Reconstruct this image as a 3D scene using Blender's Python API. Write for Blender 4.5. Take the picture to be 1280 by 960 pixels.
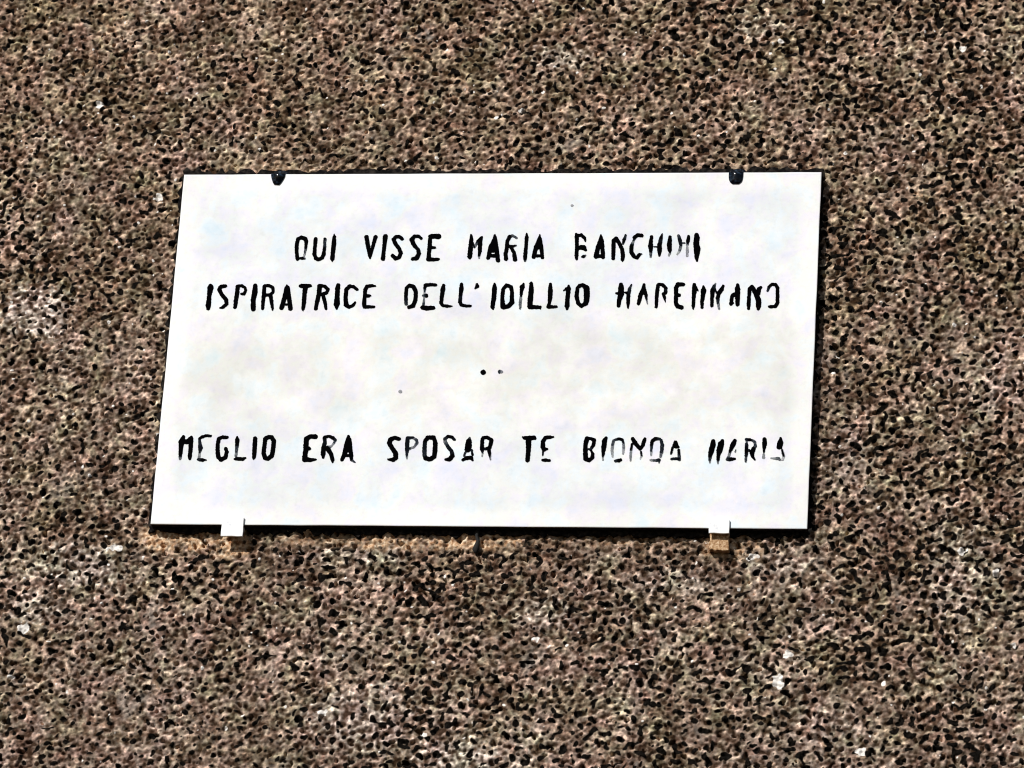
import bpy, bmesh, math, random
import numpy as np
from mathutils import Matrix, Vector

for o in list(bpy.data.objects):
    bpy.data.objects.remove(o)
S = bpy.context.scene
COL = S.collection
rad = math.radians

# ---------------------------------------------------------------- camera, sky, sun, exposure
FRONT = 0.015                     # the marble face stands this far off the wall
ZC = 3.9                          # height of the plaque's centre above the street
cam_d = bpy.data.cameras.new('camera')
cam = bpy.data.objects.new('camera', cam_d)
COL.objects.link(cam)
cam_d.sensor_fit = 'HORIZONTAL'
cam_d.sensor_width = 36
cam_d.lens = 170.636
cam_d.clip_start = 0.05
cam_d.clip_end = 200
Rm = Matrix(((0.9886353, -0.0028078, 0.1503075), (0.1374010, -0.3888264, -0.9110077), (0.0610014, 0.9213068, -0.3840217)))
cam.matrix_world = Matrix.Translation((0.92061, -5.37957 - FRONT, -2.31649 + ZC)) @ Rm.to_4x4()
S.camera = cam

SUN_TO = Vector((-0.60, -1.0, 0.80))            # from the wall towards the sun: upper left, in front
sun_el = math.asin(SUN_TO.normalized().z)
w = bpy.data.worlds.new('World')
S.world = w
w.use_nodes = True
nt = w.node_tree
nt.nodes.clear()
sky = nt.nodes.new('ShaderNodeTexSky')
sky.sky_type = 'NISHITA'
sky.sun_disc = False
sky.sun_elevation = sun_el
sky.sun_rotation = math.atan2(SUN_TO.x, SUN_TO.y)
bg = nt.nodes.new('ShaderNodeBackground')
bg.inputs['Strength'].default_value = 0.05
wo = nt.nodes.new('ShaderNodeOutputWorld')
nt.links.new(sky.outputs[0], bg.inputs['Color'])
nt.links.new(bg.outputs[0], wo.inputs['Surface'])
sd = bpy.data.lights.new('sun', 'SUN')
sd.energy = 4.2
sd.angle = rad(0.6)
sd.color = (1.0, 0.975, 0.94)
so = bpy.data.objects.new('sun', sd)
COL.objects.link(so)
so.rotation_euler = SUN_TO.to_track_quat('Z', 'Y').to_euler()
so.location = (-2, -4, 8)
vs = S.view_settings
vs.view_transform = 'Standard'
vs.look = 'None'
vs.gamma = 1
vs.use_curve_mapping = False
vs.exposure = 0.10
S.render.engine = 'CYCLES'
S.cycles.pixel_filter_type = 'BLACKMAN_HARRIS'
S.cycles.filter_width = 1.1

# ---------------------------------------------------------------- helpers
def mat(name):
    m = bpy.data.materials.new(name)
    m.use_nodes = True
    n = m.node_tree.nodes
    return m, n, m.node_tree.links, n['Principled BSDF']

def N(n, kind, **kw):
    x = n.new(kind)
    for k, v in kw.items():
        if k in ('Scale', 'Detail', 'Roughness', 'Distortion', 'Randomness', 'Strength', 'Distance', 'Factor'):
            x.inputs[k].default_value = v
        else:
            setattr(x, k, v)
    return x

def ramp(n, l, src, stops, interp='LINEAR'):
    r = n.new('ShaderNodeValToRGB')
    r.color_ramp.interpolation = interp
    e = r.color_ramp.elements
    while len(e) < len(stops):
        e.new(0.5)
    for q, (p, c) in zip(e, stops):
        q.position = p
        q.color = (c, c, c, 1) if isinstance(c, (int, float)) else (*c, 1)
    l.new(src, r.inputs[0])
    return r.outputs[0]

def mix(n, l, fac, a, b, blend='MIX'):
    m = n.new('ShaderNodeMix')
    m.data_type = 'RGBA'
    m.blend_type = blend
    for i, v in ((0, fac), (6, a), (7, b)):
        if hasattr(v, 'links'):
            l.new(v, m.inputs[i])
        elif isinstance(v, (int, float)):
            m.inputs[i].default_value = v if i == 0 else (v, v, v, 1)
        else:
            m.inputs[i].default_value = (*v, 1)
    return m.outputs[2]

def noise(n, l, vec, scale, detail=2, rough=0.5, dist=0.0, off=None):
    x = N(n, 'ShaderNodeTexNoise', Scale=scale, Detail=detail, Roughness=rough, Distortion=dist)
    if off is not None:
        a = n.new('ShaderNodeVectorMath')
        l.new(vec, a.inputs[0])
        a.inputs[1].default_value = off
        vec = a.outputs[0]
    l.new(vec, x.inputs['Vector'])
    return x

def link(name, me, m=None, parent=None, loc=None):
    o = bpy.data.objects.new(name, me)
    COL.objects.link(o)
    if m is not None:
        me.materials.append(m)
    if loc is not None:
        o.location = loc
    if parent is not None:
        o.parent = parent
    return o

def tag(o, label=None, cat=None, group=None, kind=None):
    for k, v in (('label', label), ('category', cat), ('group', group), ('kind', kind)):
        if v:
            o[k] = v
    return o

# ---------------------------------------------------------------- materials
def wall_material():
    m, n, l, b = mat('roughcast')
    tc = n.new('ShaderNodeTexCoord').outputs['Object']
    big = noise(n, l, tc, 9, 4, 0.6).outputs[0]
    col = ramp(n, l, big, [(0.30, WALL_A), (0.50, WALL_B), (0.70, WALL_C)])
    # chips of differently tinted sand and stone in the render coat
    chip = N(n, 'ShaderNodeTexVoronoi', Scale=110, Randomness=1.0)
    wv = n.new('ShaderNodeVectorMath'); wv.operation = 'MULTIPLY_ADD'
    nz = noise(n, l, tc, 90, 2)
    l.new(nz.outputs['Color'], wv.inputs[0]); wv.inputs[1].default_value = (0.012,) * 3; l.new(tc, wv.inputs[2])
    l.new(wv.outputs[0], chip.inputs['Vector'])
    sep = n.new('ShaderNodeSeparateColor'); l.new(chip.outputs['Color'], sep.inputs[0])
    tint = ramp(n, l, sep.outputs[0], [(0.0, (0.62, 0.50, 0.42)), (0.22, (0.86, 0.78, 0.72)), (0.45, (0.98, 0.98, 0.96)), (0.62, (0.84, 0.86, 0.76)), (0.8, (1.02, 0.97, 0.95)), (1.0, (1.4, 1.34, 1.26))])
    col = mix(n, l, 0.9, col, tint, 'MULTIPLY')
    # browner coat higher up, greyer lower down, with lime smudges
    ba = n.new('ShaderNodeAttribute'); ba.attribute_name = 'brown'
    col = mix(n, l, 1.0, col, ramp(n, l, ba.outputs['Fac'], [(0.0, (1.00, 1.00, 1.02)), (1.0, (1.0, 0.95, 0.89))]), 'MULTIPLY')
    la = n.new('ShaderNodeAttribute'); la.attribute_name = 'lime'
    col = mix(n, l, la.outputs['Fac'], col, (0.50, 0.455, 0.415))
    # paler stones and browner matrix, grain by grain
    sa = n.new('ShaderNodeAttribute'); sa.attribute_name = 'streak'
    col = mix(n, l, 1.0, col, ramp(n, l, sa.outputs['Fac'], [(0.12, (0.20, 0.155, 0.12)), (0.36, (0.62, 0.56, 0.51)), (0.58, (1.0, 0.98, 0.95)), (0.76, (1.55, 1.52, 1.46)), (0.92, (2.4, 2.35, 2.25))]), 'MULTIPLY')
    # fine sand grain
    fine = noise(n, l, tc, 330, 3, 0.65).outputs[0]
    col = mix(n, l, 1.0, col, ramp(n, l, fine, [(0.3, 0.62), (0.5, 0.98), (0.72, 1.5)]), 'MULTIPLY')
    # blotches of pinkish and greenish cast
    hue = noise(n, l, tc, 24, 3, 0.6, 0.3, (3.1, 7.7, 1.3)).outputs[0]
    col = mix(n, l, 1.0, col, ramp(n, l, hue, [(0.32, (0.90, 1.0, 0.88)), (0.5, (1, 1, 1)), (0.68, (1.05, 0.95, 1.0))]), 'MULTIPLY')
    # pale lime-washed patches
    pale = noise(n, l, tc, 14, 4, 0.7, 0.5, (9.4, 2.2, 5.1)).outputs[0]
    col = mix(n, l, ramp(n, l, pale, [(0.62, 0.0), (0.76, 0.45)]), col, (0.50, 0.45, 0.40))
    # white quartz flecks, and black spots painted on as the shade of pits
    qa = n.new('ShaderNodeAttribute'); qa.attribute_name = 'quartz'
    col = mix(n, l, ramp(n, l, qa.outputs['Fac'], [(0.35, 0.0), (0.65, 1.0)]), col, (0.78, 0.74, 0.69))
    ga = n.new('ShaderNodeAttribute'); ga.attribute_name = 'pit_shade'
    col = mix(n, l, ramp(n, l, ga.outputs['Fac'], [(0.08, 0.0), (0.50, 1.0)]), col, ramp(n, l, fine, [(0.4, (0.003, 0.0025, 0.002)), (0.75, (0.014, 0.011, 0.009))]))
    # rust washed down from the iron below the plaque
    at = n.new('ShaderNodeAttribute'); at.attribute_name = 'rust'
    rn = ramp(n, l, noise(n, l, tc, 160, 3, 0.6).outputs[0], [(0.35, (0.28, 0.13, 0.06)), (0.5, (0.58, 0.38, 0.23)), (0.65, (0.85, 0.68, 0.50))])
    col = mix(n, l, at.outputs['Fac'], col, rn)
    l.new(col, b.inputs['Base Color'])
    b.inputs['Roughness'].default_value = 0.95
    b.inputs['Specular IOR Level'].default_value = 0.03
    bp = N(n, 'ShaderNodeBump', Strength=0.8, Distance=0.0012)
    l.new(fine, bp.inputs['Height'])
    l.new(bp.outputs[0], b.inputs['Normal'])
    return m

WALL_A = (0.198, 0.152, 0.120)
WALL_B = (0.262, 0.208, 0.172)
WALL_C = (0.325, 0.272, 0.236)

def marble_nodes(n, l):
    tc = n.new('ShaderNodeTexCoord').outputs['Object']
    big = noise(n, l, tc, 6, 4, 0.6, 0.4).outputs[0]
    col = ramp(n, l, big, [(0.32, (0.77, 0.79, 0.805)), (0.50, (0.83, 0.85, 0.865)), (0.64, (0.88, 0.89, 0.90))])
    hue = noise(n, l, tc, 27, 4, 0.6, 0.2, (4, 4, 4)).outputs[0]
    col = mix(n, l, 1.0, col, ramp(n, l, hue, [(0.30, (0.89, 0.985, 1.02)), (0.42, (0.98, 1, 1)), (0.49, (1.0, 0.985, 0.93)), (0.57, (1.0, 0.945, 0.975)), (0.68, (0.93, 0.92, 1.01))]), 'MULTIPLY')
    fine = noise(n, l, tc, 120, 4, 0.7, 0.0, (1, 5, 2)).outputs[0]
    col = mix(n, l, 1.0, col, ramp(n, l, fine, [(0.28, 0.93), (0.5, 1.0)]), 'MULTIPLY')
    # grey-cream tone darkening the field, so the brighter rim paints a sharpening halo
    sx = n.new('ShaderNodeSeparateXYZ'); l.new(tc, sx.inputs[0])
    def edge(sock, half):
        a = n.new('ShaderNodeMath'); a.operation = 'ABSOLUTE'; l.new(sock, a.inputs[0])
        b_ = n.new('ShaderNodeMapRange'); b_.interpolation_type = 'SMOOTHSTEP'
        b_.inputs[1].default_value = half - 0.012; b_.inputs[2].default_value = half - 0.034
        b_.inputs[3].default_value = 0.0; b_.inputs[4].default_value = 1.0
        l.new(a.outputs[0], b_.inputs[0]); return b_.outputs[0]
    fm = n.new('ShaderNodeMath'); fm.operation = 'MULTIPLY'
    l.new(edge(sx.outputs[0], 0.4), fm.inputs[0]); l.new(edge(sx.outputs[2], 0.2348), fm.inputs[1])
    halo_noise = noise(n, l, tc, 17, 5, 0.6, 0.2, (2, 9, 5)).outputs[0]
    f2 = n.new('ShaderNodeMath'); f2.operation = 'MULTIPLY'
    l.new(fm.outputs[0], f2.inputs[0]); l.new(ramp(n, l, halo_noise, [(0.40, 1.0), (0.62, 0.2)]), f2.inputs[1])
    mid = n.new('ShaderNodeMapRange'); mid.interpolation_type = 'SMOOTHSTEP'
    ab = n.new('ShaderNodeMath'); ab.operation = 'ABSOLUTE'; sh = n.new('ShaderNodeMath'); sh.operation = 'ADD'; sh.inputs[1].default_value = 0.03
    l.new(sx.outputs[2], sh.inputs[0]); l.new(sh.outputs[0], ab.inputs[0]); l.new(ab.outputs[0], mid.inputs[0])
    mid.inputs[1].default_value = 0.03; mid.inputs[2].default_value = 0.12; mid.inputs[3].default_value = 1.0; mid.inputs[4].default_value = 0.0
    tone = mix(n, l, mid.outputs[0], (0.86, 0.895, 0.94), (0.845, 0.848, 0.825))
    col = mix(n, l, f2.outputs[0], col, tone, 'MULTIPLY')
    # grey weather spots
    sp = noise(n, l, tc, 42, 2, 0.5, 0.0, (6, 1, 8)).outputs[0]
    col = mix(n, l, ramp(n, l, sp, [(0.70, 0.0), (0.80, 0.35)]), col, (0.52, 0.54, 0.54))
    return tc, col

def marble_material():
    m, n, l, b = mat('white_marble')
    tc, col = marble_nodes(n, l)
    l.new(col, b.inputs['Base Color'])
    b.inputs['Roughness'].default_value = 0.55
    b.inputs['Specular IOR Level'].default_value = 0.3
    bp = N(n, 'ShaderNodeBump', Strength=0.25, Distance=0.001)
    l.new(noise(n, l, tc, 60, 5, 0.7).outputs[0], bp.inputs['Height'])
    l.new(bp.outputs[0], b.inputs['Normal'])
    return m

def paint_material():
    m, n, l, b = mat('worn_black_letter_paint')
    tc, col = marble_nodes(n, l)
    at = n.new('ShaderNodeAttribute'); at.attribute_name = 'ink'
    nz = noise(n, l, tc, 420, 3, 0.6).outputs[0]
    a = n.new('ShaderNodeMath'); a.operation = 'MULTIPLY_ADD'
    l.new(nz, a.inputs[0]); a.inputs[1].default_value = 0.7
    s2 = n.new('ShaderNodeMath'); s2.operation = 'SUBTRACT'
    l.new(at.outputs['Fac'], s2.inputs[0]); s2.inputs[1].default_value = 0.35
    l.new(s2.outputs[0], a.inputs[2])
    cov = ramp(n, l, a.outputs[0], [(0.0, 0.0), (0.45, 0.66), (0.85, 1.0)])
    dark = mix(n, l, ramp(n, l, at.outputs['Fac'], [(0.6, 0.0), (1.0, 1.0)]), (0.035, 0.05, 0.07), (0.0015, 0.0015, 0.0018))
    c = mix(n, l, cov, col, dark)
    l.new(c, b.inputs['Base Color'])
    b.inputs['Roughness'].default_value = 0.85
    b.inputs['Specular IOR Level'].default_value = 0.0
    return m

def metal_dark():
    m, n, l, b = mat('blued_steel')
    tc = n.new('ShaderNodeTexCoord').outputs['Object']
    nz = noise(n, l, tc, 260, 3).outputs[0]
    l.new(ramp(n, l, nz, [(0.50, (0.003, 0.004, 0.006)), (0.75, (0.03, 0.05, 0.08))]), b.inputs['Base Color'])
    l.new(ramp(n, l, nz, [(0.3, 0.10), (0.7, 0.2)]), b.inputs['Roughness'])
    b.inputs['Specular IOR Level'].default_value = 0.25
    return m

def white_paint():
    m, n, l, b = mat('white_enamel')
    tc = n.new('ShaderNodeTexCoord').outputs['Object']
    nz = noise(n, l, tc, 140, 3).outputs[0]
    l.new(ramp(n, l, nz, [(0.30, (0.66, 0.68, 0.72)), (0.45, (0.85, 0.85, 0.85))]), b.inputs['Base Color'])
    b.inputs['Roughness'].default_value = 0.5
    return m

def rust():
    m, n, l, b = mat('rusty_iron')
    tc = n.new('ShaderNodeTexCoord').outputs['Object']
    nz = noise(n, l, tc, 300, 4, 0.7).outputs[0]
    l.new(ramp(n, l, nz, [(0.32, (0.16, 0.055, 0.02)), (0.5, (0.42, 0.24, 0.11)), (0.66, (0.66, 0.48, 0.30))]), b.inputs['Base Color'])
    b.inputs['Roughness'].default_value = 0.9
    bp = N(n, 'ShaderNodeBump', Strength=0.8, Distance=0.001)
    l.new(nz, bp.inputs['Height']); l.new(bp.outputs[0], b.inputs['Normal'])
    return m

def enamel_worn(z_end, lightness):
    """White enamel flaked off below z_end, leaving rusty iron."""
    m, n, l, b = mat('flaked_white_enamel')
    tc = n.new('ShaderNodeTexCoord').outputs['Object']
    nz = noise(n, l, tc, 300, 4, 0.7).outputs[0]
    ru = ramp(n, l, nz, [(0.32, (0.16, 0.06, 0.02)), (0.5, (0.42 * (0.4 + 0.6 * lightness), 0.25 * (0.3 + 0.7 * lightness), 0.12 * (0.2 + 0.8 * lightness))), (0.68, (0.30 + 0.42 * lightness, 0.14 + 0.40 * lightness, 0.06 + 0.30 * lightness))])
    wh = ramp(n, l, noise(n, l, tc, 140, 3).outputs[0], [(0.30, (0.72, 0.75, 0.80)), (0.45, (0.88, 0.88, 0.88))])
    sx = n.new('ShaderNodeSeparateXYZ'); l.new(tc, sx.inputs[0])
    a = n.new('ShaderNodeMath'); a.operation = 'MULTIPLY_ADD'; l.new(nz, a.inputs[0]); a.inputs[1].default_value = 0.006; l.new(sx.outputs[2], a.inputs[2])
    r_ = n.new('ShaderNodeMapRange'); l.new(a.outputs[0], r_.inputs[0])
    r_.inputs[1].default_value = z_end + 0.003 + 0.0006; r_.inputs[2].default_value = z_end + 0.003 - 0.0006
    r_.inputs[3].default_value = 0.0; r_.inputs[4].default_value = 1.0
    l.new(mix(n, l, r_.outputs[0], wh, ru), b.inputs['Base Color'])
    b.inputs['Roughness'].default_value = 0.6
    b.inputs['Specular IOR Level'].default_value = 0.2
    return m

def iron_black():
    m, n, l, b = mat('black_iron')
    tc = n.new('ShaderNodeTexCoord').outputs['Object']
    nz = noise(n, l, tc, 300, 3).outputs[0]
    l.new(ramp(n, l, nz, [(0.4, (0.002, 0.002, 0.002)), (0.8, (0.012, 0.009, 0.007))]), b.inputs['Base Color'])
    b.inputs['Roughness'].default_value = 0.85
    return m

def shade_black():
    m, n, l, b = mat('painted_shade')  # near-black colour standing in for shade at the plaque's edges
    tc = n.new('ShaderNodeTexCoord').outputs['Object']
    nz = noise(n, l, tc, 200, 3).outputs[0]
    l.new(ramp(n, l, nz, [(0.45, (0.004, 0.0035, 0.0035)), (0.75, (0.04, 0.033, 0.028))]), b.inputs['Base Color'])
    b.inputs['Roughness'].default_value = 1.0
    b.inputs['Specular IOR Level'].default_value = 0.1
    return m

# ---------------------------------------------------------------- the roughcast wall
PW, PH = 0.800, 0.4696            # plaque width and height
def build_wall():
    rng = np.random.default_rng(11)
    p = 0.00125
    nx, nz = 1232, 1040
    fx = np.fft.fftfreq(nx, p)[None, :]
    fz = np.fft.fftfreq(nz, p)[:, None]
    def band(lam, bw, ax=1.0):
        k = np.sqrt((fx * ax) ** 2 + fz ** 2) * lam
        filt = np.exp(-((k - 1) / bw) ** 2)
        h = np.fft.ifft2(np.fft.fft2(rng.standard_normal((nz, nx))) * filt).real
        return h / h.std()
    def low(lam):
        k = np.sqrt(fx ** 2 + fz ** 2) * lam
        h = np.fft.ifft2(np.fft.fft2(rng.standard_normal((nz, nx))) * np.exp(-k ** 2)).real
        return h / h.std()
    def ss(a, b, x):
        t = np.clip((x - a) / (b - a), 0, 1)
        return t * t * (3 - 2 * t)
    dens = low(0.10)
    n1 = band(0.0128, 0.45, 1.0) + 0.10 * dens
    n2 = band(0.0085, 0.45, 1.25)
    n3 = band(0.020, 0.6, 0.8)
    xx = ((np.arange(nx) - nx // 2) * p)[None, :]
    zz = ((np.arange(nz) - nz // 2) * p)[:, None]
    trend = 0.16 * np.sin(xx / 1.536 * math.pi) - 0.10 * np.sin(zz / 1.296 * math.pi) * (xx < 0)
    g1 = band(0.0132, 0.62, 1.12) + 0.20 * dens + trend
    g2 = band(0.0175, 0.45, 1.3) + 0.15 * dens + trend
    pit_shade = np.maximum(ss(0.92, 1.50, g1), ss(1.60, 2.15, g2))  # mask of the black spots that paint shaded pits
    streak = np.clip(0.5 + 0.20 * (1.0 * band(0.0125, 0.7, 1.3) + 0.65 * band(0.0072, 0.6, 1.1) + 0.45 * low(0.03)), 0, 1)
    quartz = ss(2.35, 3.0, band(0.0125, 0.5)) * (pit_shade < 0.4)
    h = 0.0008 * low(0.12) + 0.0006 * n3 + 0.0005 * band(0.0070, 0.5) + 0.0001 * rng.standard_normal((nz, nx))
    h += 0.0005 * n1 * (n1 < 0) * -1.0
    h -= 0.0090 * ss(1.55, 2.1, n1)
    h -= 0.0022 * ss(1.45, 2.1, n2)
    h += 0.0008 * pit_shade * n3 + 0.0006 * quartz + 0.0022 * (streak - 0.5)
    cx, cz = nx // 2, nz // 2
    def axis(half, far, c, nn):
        k = int(half / p)
        core = np.arange(-k, k + 1)
        steps = [k]
        s = 1
        while steps[-1] * p < far:
            s = min(s * 1.25, 40)
            steps.append(steps[-1] + max(1, int(round(s))))
        out = np.array(steps[1:])
        return np.concatenate([-out[::-1], core, out])
    ix = axis(0.715, 2.4, cx, nx)
    iz = axis(0.585, 2.2, cz, nz)
    H = h[(iz[:, None] + cz) % nz, (ix[None, :] + cx) % nx]
    X = np.broadcast_to(ix[None, :] * p, H.shape)
    Z = np.broadcast_to(iz[:, None] * p, H.shape)
    # the coat is floated flat where the stone was set, so nothing pokes through it
    ex = np.maximum(np.abs(X) - PW / 2, 0); ez = np.maximum(np.abs(Z) - PH / 2, 0)
    de = np.hypot(ex, ez)
    inside = (np.abs(X) < PW / 2 - 0.01) & (np.abs(Z) < PH / 2 - 0.01)
    H = np.where(inside, np.minimum(H, -0.001), H)
    me = bpy.data.meshes.new('wall')
    ny_, nx_ = H.shape
    co = np.stack([X, -H, Z], -1).reshape(-1, 3).astype(np.float32)
    idx = np.arange(ny_ * nx_).reshape(ny_, nx_)
    q = np.stack([idx[:-1, :-1], idx[:-1, 1:], idx[1:, 1:], idx[1:, :-1]], -1).reshape(-1, 4)
    me.vertices.add(len(co)); me.vertices.foreach_set('co', co.ravel())
    me.loops.add(q.size); me.loops.foreach_set('vertex_index', q.ravel().astype(np.int32))
    me.polygons.add(len(q)); me.polygons.foreach_set('loop_start', (np.arange(len(q)) * 4).astype(np.int32))
    me.polygons.foreach_set('use_smooth', np.ones(len(q), bool))
    me.update()
    # rust washed onto the coat in the places the iron drips
    r = np.zeros_like(H)
    nn = low(0.006)[(iz[:, None] + cz) % nz, (ix[None, :] + cx) % nx]
    def blot(x0, x1, z0, z1, s, e=0.006):
        a = ss(x0 - e, x0 + e, X) * (1 - ss(x1 - e, x1 + e, X)) * ss(z0 - e, z0 + e, Z) * (1 - ss(z1 - e, z1 + e, Z))
        return a * s
    zb = -PH / 2
    for a in (blot(-0.415, -0.31, zb - 0.028, zb, 0.95), blot(-0.322, -0.280, zb - 0.034, zb, 1.25),
              blot(-0.14, 0.055, zb - 0.024, zb, 0.95), blot(0.275, 0.345, zb - 0.032, zb, 0.6),
              blot(-0.25, -0.13, zb - 0.022, zb, 0.35), blot(0.06, 0.26, zb - 0.020, zb, 0.28),
              blot(-0.36, -0.20, -zb, -zb + 0.02, 0.25)):
        r = np.maximum(r, a)
    r = np.clip(r * (0.70 + 0.40 * nn + 0.28 * low(0.035)[(iz[:, None] + cz) % nz, (ix[None, :] + cx) % nx]), 0, 1)
    # pale pebbles and lime smudges that stand out of the coat
    def dab(arr, x, z, rx, rz, v, e=0.0012):
        d = np.hypot((X - x) / rx, (Z - z) / rz) + 0.25 * nn
        return np.maximum(arr, v * (1 - ss(0.75, 1.25, d)))
    wrap = ((iz[:, None] + cz) % nz, (ix[None, :] + cx) % nx)
    Q = quartz[wrap]; L = np.zeros_like(H)
    for x, y, rx, rz in ((1187, 52, 4, 4), (956, 40, 4, 3), (1204, 680, 5, 5), (988, 838, 6, 9), (999, 806, 7, 4), (1115, 838, 3, 3), (1090, 917, 6, 4.5), (1268, 791, 3, 3),
                         (75, 118, 4, 5), (166, 240, 5, 4), (630, 128, 4, 3), (595, 137, 4, 3), (48, 783, 6, 7), (155, 685, 9, 4), (38, 842, 4, 3), (12, 815, 4, 4), (1262, 953, 5, 4), (952, 688, 5, 3), (1245, 705, 4, 4), (690, 790, 4, 3), (433, 880, 6, 4), (560, 905, 4, 4)):
        Q = dab(Q, (x - 608) * 0.00098, (438 - y) * 0.00106, rx * 1.05 / 1000, rz * 1.05 / 1000, 1.0)
    for x, y, rx, rz, v in ((20, 385, 42, 34, .7), (38, 410, 20, 14, .8), (110, 705, 55, 26, .6), (60, 760, 30, 20, .5), (480, 890, 60, 34, .5), (600, 935, 50, 26, .6), (700, 760, 40, 20, .4), (1200, 700, 40, 60, .35),
                            (670, 60, 35, 16, .5), (930, 20, 30, 16, .4), (1060, 560, 20, 30, .35), (980, 700, 40, 10, .4), (460, 690, 60, 12, .45), (860, 720, 60, 16, .35)):
        L = dab(L, (x - 608) * 0.00098, (438 - y) * 0.00106, rx / 1000, rz / 1000, 0.62 * v * (0.25 + 1.3 * streak[wrap]))
    pinkish = np.clip(0.5 + 0.5 * np.tanh(Z * 2.2 + 0.5 * dens[wrap]), 0, 1)
    for an, arr in (('rust', r), ('pit_shade', pit_shade[wrap] * (Q < 0.3)), ('quartz', Q), ('lime', L), ('brown', pinkish), ('streak', streak[wrap])):
        at = me.attributes.new(an, 'FLOAT', 'POINT')
        at.data.foreach_set('value', arr.ravel().astype(np.float32))
    o = link('wall', me, wall_material(), loc=(0, 0, ZC))
    tag(o, 'rough taupe roughcast wall pitted with dark holes, behind the white plaque', 'wall')
    return o
build_wall()

# ---------------------------------------------------------------- generic solids
def prism(outline, y0, y1, bev=0.0, seg=2, jitter=0.0):
    """Solid from an outline in x,z, between depths y0 (front) and y1 (back)."""
    bm = bmesh.new()
    vs_ = [bm.verts.new((x, y0, z)) for x, z in outline]
    f = bm.faces.new(vs_)
    r = bmesh.ops.extrude_face_region(bm, geom=[f])
    for v in r['geom']:
        if isinstance(v, bmesh.types.BMVert):
            v.co.y = y1
    bmesh.ops.recalc_face_normals(bm, faces=bm.faces)
    if bev:
        es = [e for e in bm.edges if abs(e.verts[0].co.y - y0) < 1e-6 and abs(e.verts[1].co.y - y0) < 1e-6]
        bmesh.ops.bevel(bm, geom=es, offset=bev, segments=seg, affect='EDGES', profile=0.6)
    me = bpy.data.meshes.new('solid')
    bm.to_mesh(me); bm.free()
    return me

def swept(path, half_w, thick, taper=None, rnd_seg=3):
    """Flat bar bent along a path of (y, z) points, width along x; path is the bar's inner face."""
    bm = bmesh.new()
    PROF = [(-1, 0.0), (-1, 0.35)] + [(-0.9 + 0.225 * q, 0.55 + 0.75 * math.cos((-0.9 + 0.225 * q) * 1.35)) for q in range(9)] + [(1, 0.35), (1, 0.0)]
    rows = []
    for i, (y, z) in enumerate(path):
        a = Vector(path[max(i - 1, 0)]); b_ = Vector(path[min(i + 1, len(path) - 1)])
        t = (b_ - a).normalized(); nrm = Vector((-t.y, t.x))
        hw = half_w * (taper[i] if taper else 1)
        row = []
        for sx, k in PROF:
            row.append(bm.verts.new((sx * hw, y + nrm.x * thick * k, z + nrm.y * thick * k)))
        rows.append(row)
    for r0, r1 in zip(rows, rows[1:]):
        for j in range(len(PROF)):
            k = (j + 1) % len(PROF)
            bm.faces.new((r0[j], r0[k], r1[k], r1[j]))
    bm.faces.new(rows[0][::-1]); bm.faces.new(rows[-1])
    bmesh.ops.recalc_face_normals(bm, faces=bm.faces)
    me = bpy.data.meshes.new('bar')
    bm.to_mesh(me); bm.free()
    for f_ in me.polygons:
        f_.use_smooth = len(f_.vertices) == 4
    return me

def rect_outline(x0, x1, z0, z1, step, jit, seed, rr=0.0):
    rnd = random.Random(seed)
    pts = []
    def side(ax, az, bx, bz):
        L = math.hypot(bx - ax, bz - az); k = max(1, int(L / step))
        nxn, nzn = -(bz - az) / L, (bx - ax) / L
        for i in range(k):
            t = i / k
            j = rnd.gauss(0, jit) if i else 0
            pts.append((ax + (bx - ax) * t + nxn * j, az + (bz - az) * t + nzn * j))
    side(x0, z0, x1, z0); side(x1, z0, x1, z1); side(x1, z1, x0, z1); side(x0, z1, x0, z0)
    return pts

# ---------------------------------------------------------------- the plaque and its lettering
W2, H2 = PW / 2, PH / 2
out = rect_outline(-W2, W2, -H2, H2, 0.03, 0.00012, 5)
plaque = link('plaque', prism(out, 0.0, 0.0105, 0.0012), marble_material(), loc=(0, -FRONT, ZC))
EDGE = shade_black()
plaque.data.materials.append(EDGE)          # side faces coloured black to paint the shade round the slab
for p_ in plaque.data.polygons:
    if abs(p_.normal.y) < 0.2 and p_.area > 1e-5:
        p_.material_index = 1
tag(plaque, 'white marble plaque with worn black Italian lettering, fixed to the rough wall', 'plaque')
backing = link('shade_backing', prism(rect_outline(-W2 - 0.0048, W2 + 0.0012, -H2 - 0.0065, H2 + 0.0102, 0.005, 0.0019, 8), 0.0112, 0.024), EDGE, plaque)  # added dark slab whose rim paints the shadow band round the plaque

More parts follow.
